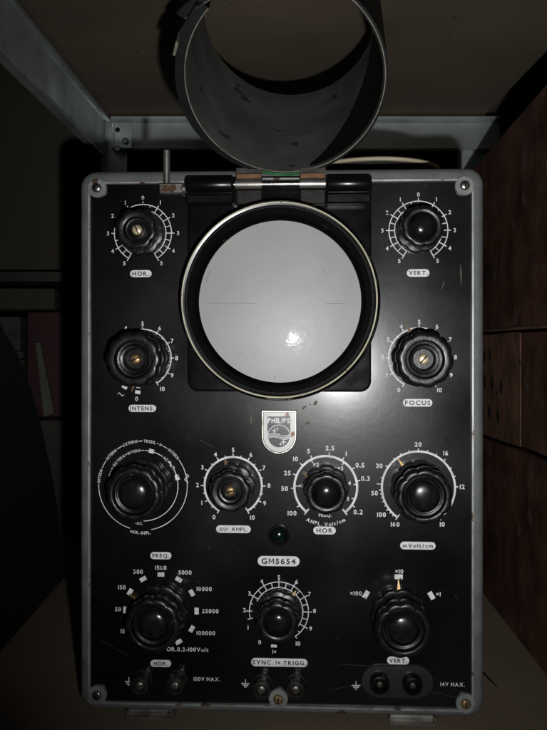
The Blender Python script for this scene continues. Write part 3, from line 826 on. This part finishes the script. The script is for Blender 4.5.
# straps at the seam
for da, db, m_ in ((-62, -46, 'hood_out'), (-74, -67, 'hood_edge')):
    g = G(); rows = []
    for t_ in (9.5, 12):
        rows.append([hood_point(u, radians(da+(db-da)*v), t_, R0, R1, HL) for u, v in ((-.05, 0), (-.05, 1), (.9, 1), (.9, 0))])
    g.loft(rows, 0, True, True)
    obj('seam_strip', g, m_, hood)
tb = []
for a, b in ((235.6, 262), (299.6, 326)):
    xa, xb = L(a, 184, 12)[0]+.3, L(b, 184, 12)[0]-.3
    rows = []
    pts = []
    for i in range(13):
        t = radians(-60+i*17); pts.append((-12-5.4*cos(t), hy[2]+5.4*sin(t)))      # round the pin
    low = [(-8.6, hy[2]-16), (-9.4, hy[2]-9)]
    path = pts[:9]+[(-10.8, hy[2]+6.4), (-8.8, hy[2]+12.5), (-7.4, hy[2]+17)]
    g = G()
    for (ya, za), (yb, zb2) in zip(path, path[1:]):
        pass
    rows = [[(x, y, z) for y, z in path] for x in (xa, xb)]
    rows2 = [[(x, y+1.3, z) for y, z in path] for x in (xb, xa)]
    g.loft(rows+rows2+[rows[0]], 0, closed=False)
    tab = obj('hinge_tab', g, 'steel', hood, smooth=50)
    g = G().box(xa+.4, xb-.4, -12.6, -11.2, hy[2]+5.7, hy[2]+10.2, bev=.3)
    obj('rust_band', g, 'rust', tab)
    g = G().box(xa+.2, xb-.2, -7.5, -3.4, hy[2]-19, hy[2]-4.5, bev=1)
    obj('hinge_leaf', g, 'socket', hub)
g = G(); g.loft([[hood_point(u, radians(a), 3.8, R0, R1, HL) for a in range(171, 196, 3)] for u in (-.008, .2)], 0, closed=False)
g.loft([[hood_point(-.01, radians(a), t_, R0, R1, HL) for a in range(171, 196, 3)] for t_ in (.8, 3.8)], 0, closed=False)
obj('painted_strip', g, 'green', hood)
# pale top edge of the case seen between the tabs
obj('strip', G().box(L(262, 180, 5)[0], L(299.5, 180, 5)[0], -5.5, -3.4, L(280, 181.5, 5)[2], L(280, 177.6, 5)[2], bev=.4), 'lip', scope)

# --- stains on the panel
def blot(name, m, px, py, w_, h, rot=0, y=-.12):
    g = G(); c = L(px, py); n = 16
    rr = [1+random.uniform(-.35, .3) for _ in range(n)]
    cr_, sr = cos(rot), sin(rot); vs = []
    for i in range(n):
        u, v = w_/2*rr[i]*cos(2*pi*i/n), h/2*rr[i]*sin(2*pi*i/n)
        vs.append((c[0]+u*cr_-v*sr, y, c[2]+u*sr+v*cr_))
    g.add(vs, [tuple(range(n))])
    obj(name, g, m, fpn, smooth=0, flat=True)
fpn = [o for o in scope.children if o.name.startswith('front_panel')][0]
for a in ((303.5, 408, 2.4, 4.5, -.5), (306, 406.3, 1.2, 3, -.5), (310, 404.5, 1.2, 2.4, 0), (315.5, 403, 3.2, 5, -.3), (307, 423, 6, 2.2, .6), (302, 428, 3, 1.6, .7)): blot('stain', 'stain', *a)
for a in ((461, 276, 1.4, 22, .03), (251, 419, 2, 12, 0), (443, 285, 1, 10, -.3)): blot('stain', 'stain_y', *a)
sm = mat('scratch_pale', (.06, .06, .058), .5)
for x1_, y1_, x2_, y2_ in ((340, 664, 410, 670), (420, 690, 455, 697), (455, 595, 456.5, 599), (100, 640, 128, 655), (330, 690, 372, 681), (200, 440, 214, 447)):
    a, b = L(x1_, y1_), L(x2_, y2_); g = G(); stroke(g, [(a[0], a[2]), ((a[0]+b[0])/2, (a[2]+b[2])/2+random.uniform(-.6, .6)), (b[0], b[2])], .28, y=-.1)
    obj('scratch', g, sm, fpn, smooth=0, flat=True)

# --- round dish on top of the case, behind the hood
RT = 78
tx, ty = (381-278)*842/780, 58+RT
tinE = empty('round_dish', (tx, ty, ct+.3), label='shallow round pale-rimmed dish lying on the case behind the hood', category='dish')
hh = zh(184)-ct
g = G(); rows = [[(r*cos(t*pi/32), r*sin(t*pi/32), z) for t in range(64)] for r, z in ((RT-12, 0), (RT-10, 1), (RT-4, hh-2))]
g.loft(rows, 0, True, True); obj('body', g, 'dark', tinE)
g = G(); rows = [[(r*cos(t*pi/32), r*sin(t*pi/32), z) for t in range(64)] for r, z in ((RT-3, hh-2), (RT, hh-1.5), (RT+.5, hh+1), (RT-1, hh+2.4), (RT-3, hh+2.4), (RT-8, hh-1))]
g.loft(rows, 0, True, True); obj('rim', g, 'tan', tinE)
